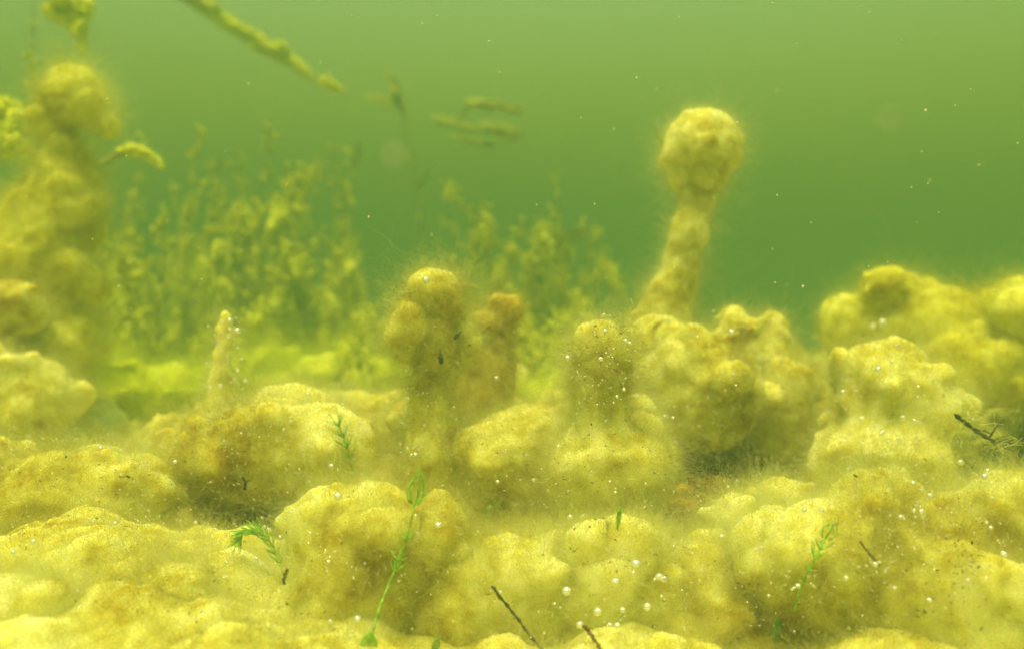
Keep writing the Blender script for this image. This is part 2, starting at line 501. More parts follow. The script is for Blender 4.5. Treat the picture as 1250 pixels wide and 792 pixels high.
tower('tall algae tower with a bulbous round head, leaning above the craggy mound',
      [('stalk', CH(0.68, (796, 480, 50), (808, 400, 37), (818, 365, 30), (833, 315, 26), (846, 262, 23), (852, 235, 22))),
       ('head', [E(857, 180, 0.68, 50, 42, 48), E(826, 186, 0.675, 20, 24), E(890, 184, 0.675, 18, 26), E(855, 214, 0.68, 36, 36), E(860, 157, 0.675, 38, 29)])], 812, 0.68, lump=0.5, length=0.95)
tower('pale algae tower with a round knob and lumpy shoulders carrying two dark husks',
      [('stalk', CH(0.50, (527, 560, 42), (526, 520, 31), (525, 470, 27), (525, 410, 29))),
       ('knob', [E(528, 365, 0.50, 31, 32), E(518, 372, 0.50, 24, 24), E(538, 378, 0.497, 22, 24), E(520, 396, 0.50, 32, 26)]),
       ('lobe', [E(500, 402, 0.492, 28, 26), E(488, 410, 0.49, 22, 20), E(506, 384, 0.495, 22, 18), E(500, 424, 0.495, 18, 16)]),
       ('lobe', [E(556, 404, 0.503, 26, 24), E(572, 414, 0.505, 20, 20), E(560, 428, 0.505, 18, 18)])], 526, 0.50, lump=0.6)
tower('shaded algae tower leaning behind the round-knobbed tower',
      [('stalk', CH(0.58, (578, 540, 52), (588, 470, 38), (602, 415, 33), (617, 378, 24))),
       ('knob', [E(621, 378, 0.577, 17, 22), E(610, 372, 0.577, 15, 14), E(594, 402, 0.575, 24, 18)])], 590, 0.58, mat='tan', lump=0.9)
tower('stubby golden algae tower speckled with bubbles and brown flecks',
      [('stalk', CH(0.455, (740, 580, 70), (738, 530, 42), (736, 490, 29), (734, 455, 28))),
       ('head', [E(734, 430, 0.455, 29, 32), E(740, 450, 0.455, 27, 30), E(720, 416, 0.452, 13, 15), E(750, 418, 0.452, 13, 12), E(730, 474, 0.455, 27, 30)])], 736, 0.455, lump=0.5)
tower('thin pale algae spire strung with glinting bubbles',
      [('spire', CH(0.56, (272, 500, 22), (273, 450, 13), (275, 405, 11), (275, 385, 7)))], 273, 0.56, lump=0.4, hair=0.8, length=1.1)
tower('tall hazy algae tower with a drooping shaggy head at the picture edge',
      [('stalk', lumps(CH(0.78, (20, 500, 80), (35, 400, 62), (55, 300, 46), (62, 230, 32), (74, 170, 20)) + CH(0.80, (10, 420, 50), (0, 320, 38), (22, 250, 20)), 2, (0.3, 0.6), 4)),
       ('head', CH(0.78, (92, 118, 30), (104, 134, 30), (120, 152, 20), (128, 164, 12)) + [E(82, 122, 0.78, 36, 26), E(70, 150, 0.78, 26, 24), E(104, 215, 0.79, 18, 30), E(112, 262, 0.80, 16, 40)])], 40, 0.78, mat='olive', lump=0.9, hair=1.6, length=1.15)



# the carpet drapes up the flanks of the mounds and towers
ys = np.concatenate([np.arange(0.16, 0.32, 0.005), np.arange(0.32, 0.68, 0.0027), np.arange(0.68, 0.9, 0.005), np.arange(0.9, 3.2, 0.015)])
cme = grid_mesh('algae_carpet', np.concatenate([np.arange(-1.7, -0.5, 0.012), np.arange(-0.5, 0.5, 0.0032), np.arange(0.5, 1.7, 0.012)]), ys, carpetz, M['gold_core'])
cp = link('algae_carpet', cme)
tag(cp, 'low felt of yellow algae carpeting the lake bed', None, None, 'stuff')
SOLIDS.append((np.array([tuple(v.co) for v in cme.vertices]), [tuple(p.vertices) for p in cme.polygons], 'low algae felt on the lake bed'))
rngc = np.random.default_rng(5)
Pc, Nc = sample_surface(cme, np.zeros(3), hair_density(1.6e6), rngc)
co_ = filament_data('carpet_filaments', Pc, Nc, np.zeros(3), 0.0075, 0.00008, M['gold_hair'], rngc, curl=1.0, wisps=0.01)
fo = link('filaments', co_, cp)
fo['kind'] = 'stuff'

# ---------------------------------------------------------------- tubes, leaves
def tube(verts, faces, pts, radii, n=6):
    pts = [Vector(p) for p in pts]
    b0 = len(verts)
    up = Vector((0.3, 0.2, 0.93)).normalized()
    for i, p in enumerate(pts):
        t = (pts[min(i + 1, len(pts) - 1)] - pts[max(i - 1, 0)])
        t = t.normalized() if t.length > 1e-9 else Vector((0, 0, 1))
        u = t.cross(up)
        if u.length < 1e-3: u = t.cross(Vector((1, 0, 0)))
        u.normalize(); v = t.cross(u)
        for k in range(n):
            a = 2 * math.pi * k / n
            verts.append(tuple(p + (u * math.cos(a) + v * math.sin(a)) * radii[i]))
    for i in range(len(pts) - 1):
        for k in range(n):
            faces.append((b0 + i * n + k, b0 + i * n + (k + 1) % n, b0 + (i + 1) * n + (k + 1) % n, b0 + (i + 1) * n + k))
    faces.append(tuple(b0 + k for k in range(n))[::-1])
    e = b0 + (len(pts) - 1) * n
    faces.append(tuple(e + k for k in range(n)))

def smooth_path(pts, n=24):
    P = np.array(pts, float)
    t = np.linspace(0, len(P) - 1, n)
    out = []
    for x in t:
        i = min(int(x), len(P) - 2); f = x - i
        p0, p1, p2, p3 = P[max(i - 1, 0)], P[i], P[i + 1], P[min(i + 2, len(P) - 1)]
        out.append(0.5 * ((2 * p1) + (-p0 + p2) * f + (2 * p0 - 5 * p1 + 4 * p2 - p3) * f * f + (-p0 + 3 * p1 - 3 * p2 + p3) * f ** 3))
    return np.array(out)

def tube_obj(name, parent, base, path, r0, r1, mat, n=6):
    V, Fc = [], []
    rr = np.linspace(r0, r1, len(path))
    tube(V, Fc, path - np.array(base), rr, n)
    return link(name, mesh_from(name, V, Fc, mat), parent)

def blade_mesh(name, p0, direction, length, width, curl, mat, side=None, thick=0.0003, seg=8):
    """a bent leaf with a midrib crease and real thickness"""
    p = Vector(p0); d = Vector(direction).normalized()
    side = Vector(side).normalized() if side is not None else d.cross(Vector((0.2, 0.9, 0.3))).normalized()
    V, Fc = [], []
    for s in range(seg + 1):
        f = s / seg
        w = width * math.sin(math.pi * min(0.98, 0.08 + 0.9 * f)) ** 0.7 * 0.5
        nrm = side.cross(d).normalized()
        for lay in (1, -1):
            for k, q in enumerate((-1, 0, 1)):
                V.append(tuple(p + side * (w * q) + nrm * (thick * lay * 0.5 + (0 if q == 0 else w * 0.25))))
        p = p + d * (length / seg)
        d = (d + nrm * curl / seg + Vector((0, 0, 0))).normalized()
    for s in range(seg):
        a, b = s * 6, (s + 1) * 6
        for k in (0, 1):
            Fc.append((a + k, a + k + 1, b + k + 1, b + k))
            Fc.append((a + 3 + k + 1, a + 3 + k, b + 3 + k, b + 3 + k + 1))
        Fc.append((a, b, b + 3, a + 3)); Fc.append((a + 2, a + 5, b + 5, b + 2))
    Fc.append((0, 3, 4, 1)); Fc.append((1, 4, 5, 2))
    e = seg * 6
    Fc.append((e, e + 1, e + 4, e + 3)); Fc.append((e + 1, e + 2, e + 5, e + 4))
    return mesh_from(name, V, Fc, mat)

# ---------------------------------------------------------------- hazy pondweed behind, coated in algae
def clump_mesh(name, R, seed, mat):
    bm = bmesh.new()
    bmesh.ops.create_icosphere(bm, subdivisions=4, radius=1.0)
    co = np.array([tuple(v.co) for v in bm.verts])
    d = 1 + 0.55 * fbm(co * 1.4, seed, 2) + 0.35 * fbm(co * 4, seed + 3, 2)
    co2 = co * d[:, None] * R * np.array([1, 1, 1.1])
    for v, c in zip(bm.verts, co2):
        v.co = c
    me = bpy.data.meshes.new(name); bm.to_mesh(me); bm.free()
    me.polygons.foreach_set('use_smooth', np.ones(len(me.polygons), dtype=bool))
    me.materials.append(mat)
    return me

CL = []
rngp = np.random.default_rng(9)
for k in range(5):
    me = clump_mesh('algae_clump', 1.0 * 0.03, 300 + 7 * k, M['lime_core'])
    P, N = sample_surface(me, np.zeros(3), lambda c, n: np.full(len(c), 7.0e4), rngp)
    cu = filament_data('filaments', P, N, np.zeros(3), 0.016, 0.0005, M['lime_hair'], rngp, K=4)
    CL.append((me, cu))

FAINT = 'faint feathery pondweed stem rising in the hazy thicket'
def leaflet(V, Fc, c, ln, wd):
    d = Vector((random.gauss(0, 0.55), random.gauss(0, 0.5), random.uniform(0.1, 1.2))).normalized()
    sd_ = d.cross(Vector((random.gauss(0, 1), random.gauss(0, 1), random.gauss(0, 1)))).normalized()
    nn = sd_.cross(d)
    c = Vector(c); b = len(V)
    V += [tuple(c), tuple(c + d * ln * 0.5 + sd_ * wd), tuple(c + d * ln * 0.5 - sd_ * wd), tuple(c + d * ln * 0.5 + nn * wd * 0.5), tuple(c + d * ln + nn * wd * -0.8)]
    Fc += [(b, b + 1, b + 3), (b, b + 3, b + 2), (b + 1, b + 4, b + 3), (b + 3, b + 4, b + 2), (b, b + 2, b + 1), (b + 1, b + 2, b + 4)]

def pondweed(label, Y, path, clumps, leaves=(), r=0.0022):
    """path: [(px,py)...] from root to tip, clumps: [(f along path, dx px, radius px)]"""
    Y *= 1.18
    pts = smooth_path([at(px, py, Y) for px, py in path], 26)
    pts[:, 1] += 0.03 * np.sin(np.linspace(0, 3, 26) + Y * 9)
    base = pts[0].copy()
    if base[2] > BED - 0.02 and path[0][1] > 380:
        base[2] = BED - 0.02
        pts = np.concatenate([base[None], pts])
    root = thing('pondweed', label, 'pondweed', tuple(base), 'hazy pondweed stems behind the algae')
    tube_obj('stem', root, base, pts, r, r * 0.6, M['stem'])
    V, Fc = [], []
    for (f, dx, rad) in clumps:
        c = pts[min(int(f * (len(pts) - 1)), len(pts) - 1)] - base
        w = rad * pxm(Y)
        for q in range(60 if rad > 13 else 34):
            c0 = c + np.array([dx * pxm(Y) + random.gauss(0, 0.42) * w, random.gauss(0, 0.42) * w, random.gauss(0, 0.9) * w])
            leaflet(V, Fc, c0, w * random.uniform(0.5, 1.1), w * random.uniform(0.12, 0.24))
        for q in range(3 if rad > 13 else 2):
            me, cu = random.choice(CL)
            o = link('algae_clump', me, root, (c[0] + dx * pxm(Y) + random.gauss(0, 0.45) * w, c[1] + random.gauss(0, 0.5) * w, c[2] + random.gauss(0, 0.6) * w))
            s = w / 0.03 * random.uniform(0.2, 0.4) * (1.5 if f < 0.5 else 1.0)
            o.scale = (s * random.uniform(0.7, 1.1), s * 0.9, s * random.uniform(1.2, 2.6))
            o.rotation_euler = (random.uniform(-0.3, 0.3), random.uniform(-0.45, 0.45), random.uniform(0, 6.28))
            h = link('filaments', cu, o); h['kind'] = 'stuff'
    for q in range(26):
        c0 = pts[random.randint(4, len(pts) - 1)] - base
        leaflet(V, Fc, c0, random.uniform(6, 15) * pxm(Y), random.uniform(2.5, 5) * pxm(Y))
    o = link('foliage', mesh_from('foliage', V, Fc, M['weed']), root); o['kind'] = 'stuff'
    for (f, dirx, dirz, ln, wd) in leaves:
        c = pts[min(int(f * (len(pts) - 1)), len(pts) - 1)] - base
        me = blade_mesh('leaf', c, (dirx, random.uniform(-0.3, 0.3), dirz), ln * pxm(Y), wd * pxm(Y), random.uniform(-0.6, 0.6), M['pond_leaf'], side=(dirz * 0.4, 0.7, -dirx * 0.6 + 0.3))
        link('leaf', me, root)
    return root

pw = pondweed
pw('leaning pondweed stem with a fluffy top catching light above the lime thicket', 1.5, [(335, 430), (345, 290), (365, 240), (386, 208)], [(0.45, 0, 14), (0.6, 0, 16), (0.7, -3, 13), (0.8, 3, 11), (0.9, 0, 9), (0.98, 2, 8)])
pw('bushy pondweed clump below the leaning fluffy stem', 1.45, [(300, 450), (298, 380), (296, 300), (292, 270)], [(0.2, 10, 28), (0.4, -8, 26), (0.5, 16, 20), (0.65, -6, 20), (0.8, 6, 18), (0.95, -2, 13)])
pw('pondweed bush with a blunt crown beside the bushy clump', 1.3, [(350, 470), (352, 400), (360, 350), (355, 320)], [(0.3, -16, 24), (0.4, 20, 22), (0.6, 2, 24), (0.8, -10, 18), (0.95, 5, 15)])
pw('dim low pondweed bush in front of the dark green hollow', 1.7, [(230, 460), (232, 400), (225, 340), (220, 300)], [(0.2, 0, 26), (0.45, 12, 24), (0.6, -10, 22), (0.8, 2, 16), (0.95, 0, 10)])
pw('pondweed stem bent sideways with a tuft on its tip beside the tall hazy tower', 1.2, [(120, 400), (135, 330), (165, 300), (198, 276)], [(0.3, 0, 20), (0.98, 0, 8)])
pw('yellow green pondweed mass beside the foot of the tall hazy tower', 1.1, [(120, 470), (118, 420), (125, 370), (140, 320)], [(0.15, -20, 34), (0.3, 20, 32), (0.5, -6, 30), (0.65, 16, 26), (0.8, -2, 24), (0.95, 3, 16)])
pw('faint upright pondweed with two pale leaves near its top', 1.9, [(515, 420), (516, 300), (505, 200), (488, 120)], [], [(0.93, -1, 0.15, 48, 20), (0.97, -0.4, 0.75, 44, 22), (0.6, 0.6, 0.8, 30, 10)], 0.004)
pw('faint bare pondweed stem standing left of the two-leaved stem', 2.1, [(428, 420), (430, 300), (428, 190)], [(0.3, 0, 14), (0.5, 0, 10)], [(0.9, 0.4, 0.9, 40, 10)], 0.003)
pw('fuzzy pondweed bush in the haze between the spire and the knobbed tower', 1.5, [(420, 460), (415, 400), (425, 350), (430, 310)], [(0.2, -10, 24), (0.35, 16, 24), (0.55, 0, 22), (0.75, -4, 15), (0.92, 4, 12)])
pw('pondweed stem curving past an orange tipped bud above the knobbed tower', 1.45, [(605, 440), (600, 340), (580, 275), (552, 235)], [(0.3, 0, 22), (0.5, -4, 16), (0.62, 8, 14), (0.98, -4, 9)], [(0.75, 0.6, 0.5, 22, 9)])
pw('pondweed plume rising behind the shaded leaning tower', 1.35, [(655, 470), (650, 380), (655, 320), (660, 285)], [(0.15, 4, 26), (0.3, -8, 22), (0.5, 4, 18), (0.65, -4, 16), (0.85, 3, 13), (0.96, 0, 9)])
pw('tall twin-leaved pondweed plume between the shaded tower and the stubby tower', 1.4, [(690, 480), (688, 400), (680, 300), (678, 215)], [(0.2, 0, 28), (0.35, 6, 24), (0.5, -5, 18), (0.62, 4, 15), (0.7, 0, 11)], [(0.7, 0.8, 0.5, 44, 24), (0.8, -0.3, 0.9, 26, 10), (0.95, -0.6, 0.7, 20, 8)])
pw('short pondweed with a bent hooked top over the stubby tower', 1.3, [(705, 470), (718, 380), (738, 330), (755, 350)], [(0.3, 0, 20), (0.62, 0, 11), (0.78, 0, 11), (0.9, 0, 9)])
pw('low pondweed tuft peeping behind the stubby tower', 1.15, [(700, 480), (702, 430), (708, 400)], [(0.3, -20, 20), (0.5, 10, 22), (0.8, -4, 18)])
pw('dim feathery pondweed stem beyond the bushy clump', 2.0, [(265, 430), (262, 330), (270, 250), (262, 200)], [(0.4, 0, 16), (0.6, 3, 12), (0.75, -3, 10)], [(0.9, 0.5, 0.8, 26, 9)])
pw('hazy lime pondweed tuft at the foot of the shaded tower', 1.0, [(650, 490), (648, 450), (655, 420)], [(0.2, 10, 26), (0.5, 0, 24), (0.8, -6, 18)])

rs = random.Random(3)
for k in range(44):
    x = rs.choice((rs.uniform(120, 470), rs.uniform(130, 420), rs.uniform(560, 760)))
    tp = rs.uniform(150, 340) if x < 480 else rs.uniform(260, 360)
    Yk = rs.uniform(1.3, 2.1)
    b_ = 396 + 0.16 / Yk * F
    pw(FAINT, Yk, [(x, b_), (x + rs.uniform(-10, 10), 0.6 * b_ + 0.4 * tp), (x + rs.uniform(-16, 16), 0.25 * b_ + 0.75 * tp), (x + rs.uniform(-26, 26), tp)],
       [(f, rs.uniform(-5, 5), (1.12 - f) * rs.uniform(14, 24)) for f in (0.3, 0.42, 0.54, 0.66, 0.78, 0.88, 0.97)], [], 0.002)

BUSH = 'low tufted pondweed bush half lost in the haze'
for k in range(26):
    x = rs.choice((rs.uniform(110, 480), rs.uniform(110, 480), rs.uniform(560, 720)))
    tp = rs.uniform(385, 445)
    Yk = rs.uniform(0.95, 1.25)
    pw(BUSH, Yk, [(x, 520), (x + rs.uniform(-8, 8), 490), (x + rs.uniform(-12, 12), 0.4 * 490 + 0.6 * tp), (x + rs.uniform(-18, 18), tp)],
       [(f, rs.uniform(-14, 14), (1.15 - 0.7 * f) * rs.uniform(20, 30)) for f in (0.3, 0.5, 0.68, 0.84, 0.96)], [], 0.002)

# floating, algae coated scraps higher in the water
def coated_stem(name, label, cat, Y, path, r, clumps, mat='lime', group=None):
    pts = smooth_path([at(px, py, Y) for px, py in path], 30)
    base = pts[0].copy()
    root = thing(name, label, cat, tuple(base), group)
    tube_obj('stem', root, base, pts, r, r * 0.5, M['stem'])
    for (f, dx, dy, rx, rz) in clumps:
        c = pts[min(int(f * (len(pts) - 1)), len(pts) - 1)] - base
        me, cu = random.choice(CL)
        o = link('algae_clump', me, root, (c[0] + dx * pxm(Y), c[1], c[2] - dy * pxm(Y)))
        o.scale = (rx * pxm(Y) / 0.03, 0.5 * (rx + rz) * pxm(Y) / 0.03, rz * pxm(Y) / 0.03)
        t = pts[min(int(f * 29) + 1, 29)] - pts[max(int(f * 29) - 1, 0)]
        o.rotation_euler = (0, -math.atan2(t[2], t[0]), 0)
        h = link('filaments', cu, o); h['kind'] = 'stuff'
    return root

coated_stem('drooping_stem', 'algae coated stem slanting down through open water', 'water plant stem', 1.9,
            [(195, -30), (240, 2), (290, 34), (335, 62), (385, 95), (410, 106)], 0.004,
            [(0.02 + 0.031 * k, random.gauss(0, 3), random.gauss(0, 2.5), random.uniform(9, 16), random.uniform(4, 7.5)) for k in range(24)] + [(0.9, 0, 0, 12, 6), (0.95, 0, 1, 12, 5)])
coated_stem('algae_scrap', 'ragged scrap of algae hanging above the tall hazy tower', 'algae scrap', 1.15,
            [(70, -30), (80, 0), (92, 30), (102, 58)], 0.003, [(0.2, 0, 0, 20, 14), (0.5, -8, -6, 14, 18), (0.55, 10, -6, 14, 12), (0.75, 0, 0, 12, 10), (0.95, 0, 0, 8, 6)])
coated_stem('side_stem', 'short algae stem poking out sideways below the shaggy head of the tall tower', 'water plant stem', 0.95,
            [(118, 204), (150, 186), (176, 186), (197, 203)], 0.003, [(0.45, 0, 0, 12, 6), (0.62, 0, 0, 12, 6), (0.8, 0, 0, 10, 5), (0.95, 0, 0, 7, 4)])
coated_stem('side_stem', 'fuzzy algae branch entering from the picture edge beside the tall tower', 'water plant stem', 1.0,
            [(-40, 120), (0, 132), (28, 146), (50, 160)], 0.004, [(0.3, 0, 0, 20, 12), (0.5, 0, 0, 20, 12), (0.7, 0, 0, 18, 11), (0.9, 0, 0, 12, 8), (0.55, 0, 30, 22, 26)])
pw('faint thin stem standing behind the hanging algae scrap', 1.5, [(50, 400), (48, 250), (46, 100), (42, -40)], [(0.7, 0, 8)], [], 0.003)

# submerged leaves drifting in the haze
def leafy_float(label, Y, leaves, path):
    pts = smooth_path([at(px, py, Y) for px, py in path], 16)
    base = pts[0].copy()
    root = thing('floating_leaf_sprig', label, 'water plant', tuple(base), 'leafy sprigs floating in the haze')
    tube_obj('stem', root, base, pts, 0.003, 0.002, M['stem'])
    for (px, py, dx, dz, ln, wd) in leaves:
        c = at(px, py, Y) - base
        me = blade_mesh('leaf', c, (dx, 0.25, dz), ln * pxm(Y), wd * pxm(Y), 0.3, M['pond_leaf'], side=(0, 0.75, 0.65))
        link('leaf', me, root)
leafy_float('bright leaf pair floating at the top of the leafy raft', 1.55, [(566, 122, 1, 0.0, 50, 30), (596, 124, 1, -0.12, 46, 24)], [(560, 150), (572, 130), (600, 126), (640, 132)])
leafy_float('dim layered leaves floating under the bright leaf pair', 1.8, [(526, 142, 1, -0.1, 66, 20), (550, 165, 1, -0.1, 60, 18), (585, 150, 1, 0.0, 60, 22), (600, 165, 1, 0.15, 40, 24)], [(530, 150), (570, 158), (620, 162), (640, 170)])

# ---------------------------------------------------------------- resting places found on the built surfaces
def short(label):
    w = label.split()
    stop = {'with', 'below', 'filling', 'overhanging', 'between', 'behind', 'under', 'beside', 'leaning', 'at', 'to', 'speckled', 'dotted', 'strung', 'carrying', 'near', 'in', 'rising', 'across', 'topped'}
    for k in range(3, len(w)):
        if w[k] in stop:
            return ' '.join(w[:k])
    return ' '.join(w[:9])
HOST = []
LASTHOST = ['']
allv, allf, off = [], [], 0
for v, f, lab in SOLIDS:
    HOST += [short(lab)] * len(f)
    allv.append(v); allf += [tuple(i + off for i in q) for q in f]; off += len(v)
BVH = BVHTree.FromPolygons([tuple(v) for v in np.concatenate(allv)], allf)

def rest(px, py, lift=0.002):
    d = Vector(((px - 625) / F, 1.0, (396 - py) / F)).normalized()
    h = BVH.ray_cast(Vector((0, 0, 0)), d, 3.0)
    if h[0] is None: return None
    n = h[1] if h[1].dot(d) < 0 else -h[1]
    LASTHOST[0] = HOST[h[2]]
    return h[0] - d * lift + n * lift * 0.5, n, (h[0]).y

def along(pts2, lift0, lift1, far=0.05):
    """3-D path lying on the algae under the given view lines, rising off it towards the end"""
    P = []
    for k, (px, py) in enumerate(pts2):
        q = rest(px, py, lift0 + (lift1 - lift0) * k / max(1, len(pts2) - 1))
        P.append(q[0].y if q else None)
    ok = [p for p in P if p is not None]
    y0 = min(ok) if ok else 0.4
    P = [y0 + min(far, (p if p is not None else y0) - y0) for p in P]
    P = [sum(P[max(0, k - 1):k + 2]) / len(P[max(0, k - 1):k + 2]) for k in range(len(P))]
    return [at(px, py, y) for (px, py), y in zip(pts2, P)]

# ---------------------------------------------------------------- fresh green sprigs in the near algae
def sprig(name, label, cat, Y, path, whorls, tips=(), r=0.00048, mat='green'):
    pts = smooth_path(along(path, 0.002, 0.009, 0.02), 30)
    Y = pts[:, 1].mean()
    base = pts[0].copy()
    root = thing(name, label, cat, tuple(base), 'fresh green sprigs among the algae')
    tube_obj('stem', root, base, pts, r, r * 0.7, M[mat])
    for (f, n, ln, up, inc) in whorls:
        i = min(int(f * 29), 28)
        c = pts[i] - base
        ax = Vector(pts[i + 1] - pts[i]).normalized()
        s1 = ax.cross(Vector((0, 1, 0))).normalized(); s2 = ax.cross(s1)
        for k in range(n):
            a = 2 * math.pi * (k + 0.3 * random.random()) / n
            o1 = s1 * math.cos(a) + s2 * math.sin(a)
            L = ln * pxm(Y) * (random.uniform(0.85, 1.1) if f > 0.95 else random.uniform(0.5, 1.2))
            bend = random.uniform(-0.25, 0.25)
            q = []
            for j in range(9):
                u = j / 8
                out = math.sin(math.pi * min(1, 0.15 + u * 0.85)) * 0.5 if f > 0.95 else u * (1 - 0.35 * u)
                q.append(np.array(c) + np.array(ax * (L * (up * u + bend * u * u)) + o1 * (L * inc * out) + s2 * (bend * L * u * u)))
            tube_obj('leaflet', root, np.zeros(3), np.array(q), r * 0.75, r * 0.3, M[mat], 5)
    return root

sprig('stonewort_sprig', 'green sprig with a closed looped tip standing in front of the near algae dome', 'green sprig', 0.335,
      [(448, 800), (462, 745), (478, 705), (492, 670), (502, 635), (506, 612)], [(0.98, 7, 42, 1.0, 0.55), (0.66, 5, 22, 0.7, 0.9), (0.45, 6, 26, 0.7, 0.9), (0.52, 4, 20, 0.6, 1.0)])
sprig('stonewort_sprig', 'curved feathery green sprig bending out of the dark hollow', 'green sprig', 0.41,
      [(350, 735), (345, 700), (335, 670), (318, 650), (298, 648), (290, 660)], [(f, 10, 26 - 8 * f, 0.9, 0.7) for f in (0.3, 0.37, 0.44, 0.5, 0.56, 0.62, 0.68, 0.74, 0.8, 0.86, 0.91, 0.95)], r=0.0004)
sprig('stonewort_sprig', 'small faint green sprig on the shoulder of the overhanging mound', 'green sprig', 0.455,
      [(432, 580), (426, 555), (420, 535), (412, 515)], [(f, 6, 20, 0.8, 0.9) for f in (0.3, 0.5, 0.7, 0.9)])
sprig('stonewort_sprig', 'forked green sprig with curled tips on the large smooth mound', 'green sprig', 0.335,
      [(970, 745), (978, 715), (990, 690), (1002, 668), (1008, 656)], [(0.97, 6, 24, 0.9, 0.7), (0.6, 4, 26, 0.8, 0.8), (0.45, 3, 18, 0.5, 1.0), (0.75, 4, 18, 0.6, 0.9)])

def blade_thing(label, Y, px, py, dx, dz, ln, wd, mat='green_dark'):
    q = rest(px, min(py, 785), 0.004)
    p = at(px, py, q[2] - 0.002) if q else at(px, py, Y)
    Y = p[1]
    root = thing('leaf_blade', label, 'leaf', tuple(p), 'small green blades poking from the algae')
    me = blade_mesh('blade', (0, 0, 0), (dx, -0.1, dz), ln * pxm(Y), wd * pxm(Y), 0.4, M[mat], side=(dz, 0.3, -dx))
    link('blade', me, root)
    tube_obj('stalk', root, np.zeros(3), np.array([(-dx * 0.008, 0.008, -dz * 0.008), (0, 0, 0.0)]), 0.0005, 0.0004, M[mat])
blade_thing('dark green leaf blade at the lower rim of the large smooth mound', 0.335, 950, 790, -0.15, 1, 42, 16)
blade_thing('slim upright green blade between the bubble cluster mound and the shaded craggy mound', 0.43, 754, 642, 0.05, 1, 28, 6, 'green')
blade_thing('short green blade beside the dark gap left of the speckled mound', 0.415, 594, 632, 0.4, 1, 28, 8, 'green')
blade_thing('blurred green leaf at the foot of the looped tip sprig', 0.33, 448, 800, 0.1, 1, 34, 22, 'green')
blade_thing('tiny dark green leaf near the picture bottom below the looped tip sprig', 0.335, 530, 795, 0.2, 1, 20, 10)

# twigs and husks
def twig(name, label, cat, pts2, r, mat, lift=0.005, side=(), Y=None):
    P = []
    for (px, py) in pts2:
        q = rest(px, py, lift)
        P.append(np.array(q[0]) if q else None)
    ys_ = [p[1] for p in P if p is not None]
    ym = float(np.median(ys_)) if ys_ else 0.4
    P = [at(px, py, min(ym, p[1] + 0.0) if p is not None else ym) for (px, py), p in zip(pts2, P)]
    path = smooth_path(P, 18)
    path += np.random.default_rng(len(label)).normal(size=path.shape) * r * 0.35
    if Y:
        path = smooth_path([at(px, py, Y + 0.012 * k) for k, (px, py) in enumerate(pts2)], 18)
    base = path[0]
    root = thing(name, label, cat, tuple(base))
    V, Fc = [], []
    rr = [r * (0.7 + 0.75 * (k % 2) + 0.35 * random.random()) for k, _ in enumerate(path)]; rr[-1] *= 0.4; rr[0] *= 0.6
    tube(V, Fc, path - base, rr, 7)
    link('shaft', mesh_from('shaft', V, Fc, M[mat]), root)
    for (f, dx, dz, ln) in side:
        c = path[int(f * 17)] - base
        e = c + np.array([dx, -0.1, dz]) * ln * pxm(ym)
        tube_obj('side_shoot', root, np.zeros(3), np.array([c, (c + e) / 2 + np.array([0, 0, 0.001]), e]), r * 0.6, r * 0.3, M[mat])
twig('twig', 'thin black knotted twig slanting across the pale slope', 'twig', [(600, 715), (622, 742), (642, 768), (668, 800)], 0.00044, 'dark', 0.006, [(0.55, -1, 0.3, 8)])
twig('twig', 'short brown twig lying near the bubble cluster', 'twig', [(712, 762), (722, 775), (736, 798)], 0.0005, 'brown', 0.006, [(0.4, 1, 0.4, 6)])
twig('twig', 'dark bent twig reaching over the dark gap', 'twig', [(1165, 505), (1195, 528), (1225, 545), (1262, 562)], 0.0008, 'dark', 0.02, [(0.5, 0.6, 0.9, 22), (0.3, 0.8, -0.2, 20)], Y=0.47)
twig('twig', 'tiny black forked twig at the mouth of the dark hollow', 'twig', [(298, 598), (300, 588), (296, 582)], 0.0005, 'dark', 0.007, [(0.4, 1, 0.5, 8)])
twig('twig', 'small black stick leaning beside the feathery sprig', 'twig', [(346, 712), (348, 702), (351, 694)], 0.0005, 'dark', 0.012)
twig('twig', 'hair-thin brown twig on the large smooth mound beside the forked sprig', 'twig', [(1050, 660), (1060, 674), (1074, 690)], 0.0003, 'brown', 0.005)

def husk(label, px, py, Y, ln, wd, ang):
    p = at(px, py, rest(px, py, 0.009)[0].y)
    root = thing('seed_husk', label, 'husk', tuple(p), 'dark husks stuck to the knobbed tower')
    bm = bmesh.new()
    bmesh.ops.create_icosphere(bm, subdivisions=3, radius=1.0)
    for v in bm.verts:
        t = v.co.z
        w = (1 - 0.55 * max(0, t)) * (1 + 0.12 * math.sin(7 * t))
        v.co = Vector((v.co.x * wd * w + 0.1 * wd * t * t, v.co.y * wd * w, t * ln))
    me = bpy.data.meshes.new('shell'); bm.to_mesh(me); bm.free()
    me.polygons.foreach_set('use_smooth', np.ones(len(me.polygons), dtype=bool)); me.materials.append(M['dark'])
    o = link('shell', me, root); o.rotation_euler = (0, ang, 0)
    V, Fc = [], []
    tube(V, Fc, [(0, 0, ln * 0.9), (0.0003, 0, ln * 1.5)], [wd * 0.25, wd * 0.1], 5)
    t = link('tip', mesh_from('tip', V, Fc, M['dark']), root); t.rotation_euler = (0, ang, 0)
husk('upright dark husk on the pale stalk under the round knob', 538, 437, 0.462, 8 * pxm(0.46), 3.6 * pxm(0.46), -0.12)
husk('slanted dark husk on the lumpy shoulder beside the round knob', 558, 410, 0.462, 6 * pxm(0.46), 3.2 * pxm(0.46), 0.7)

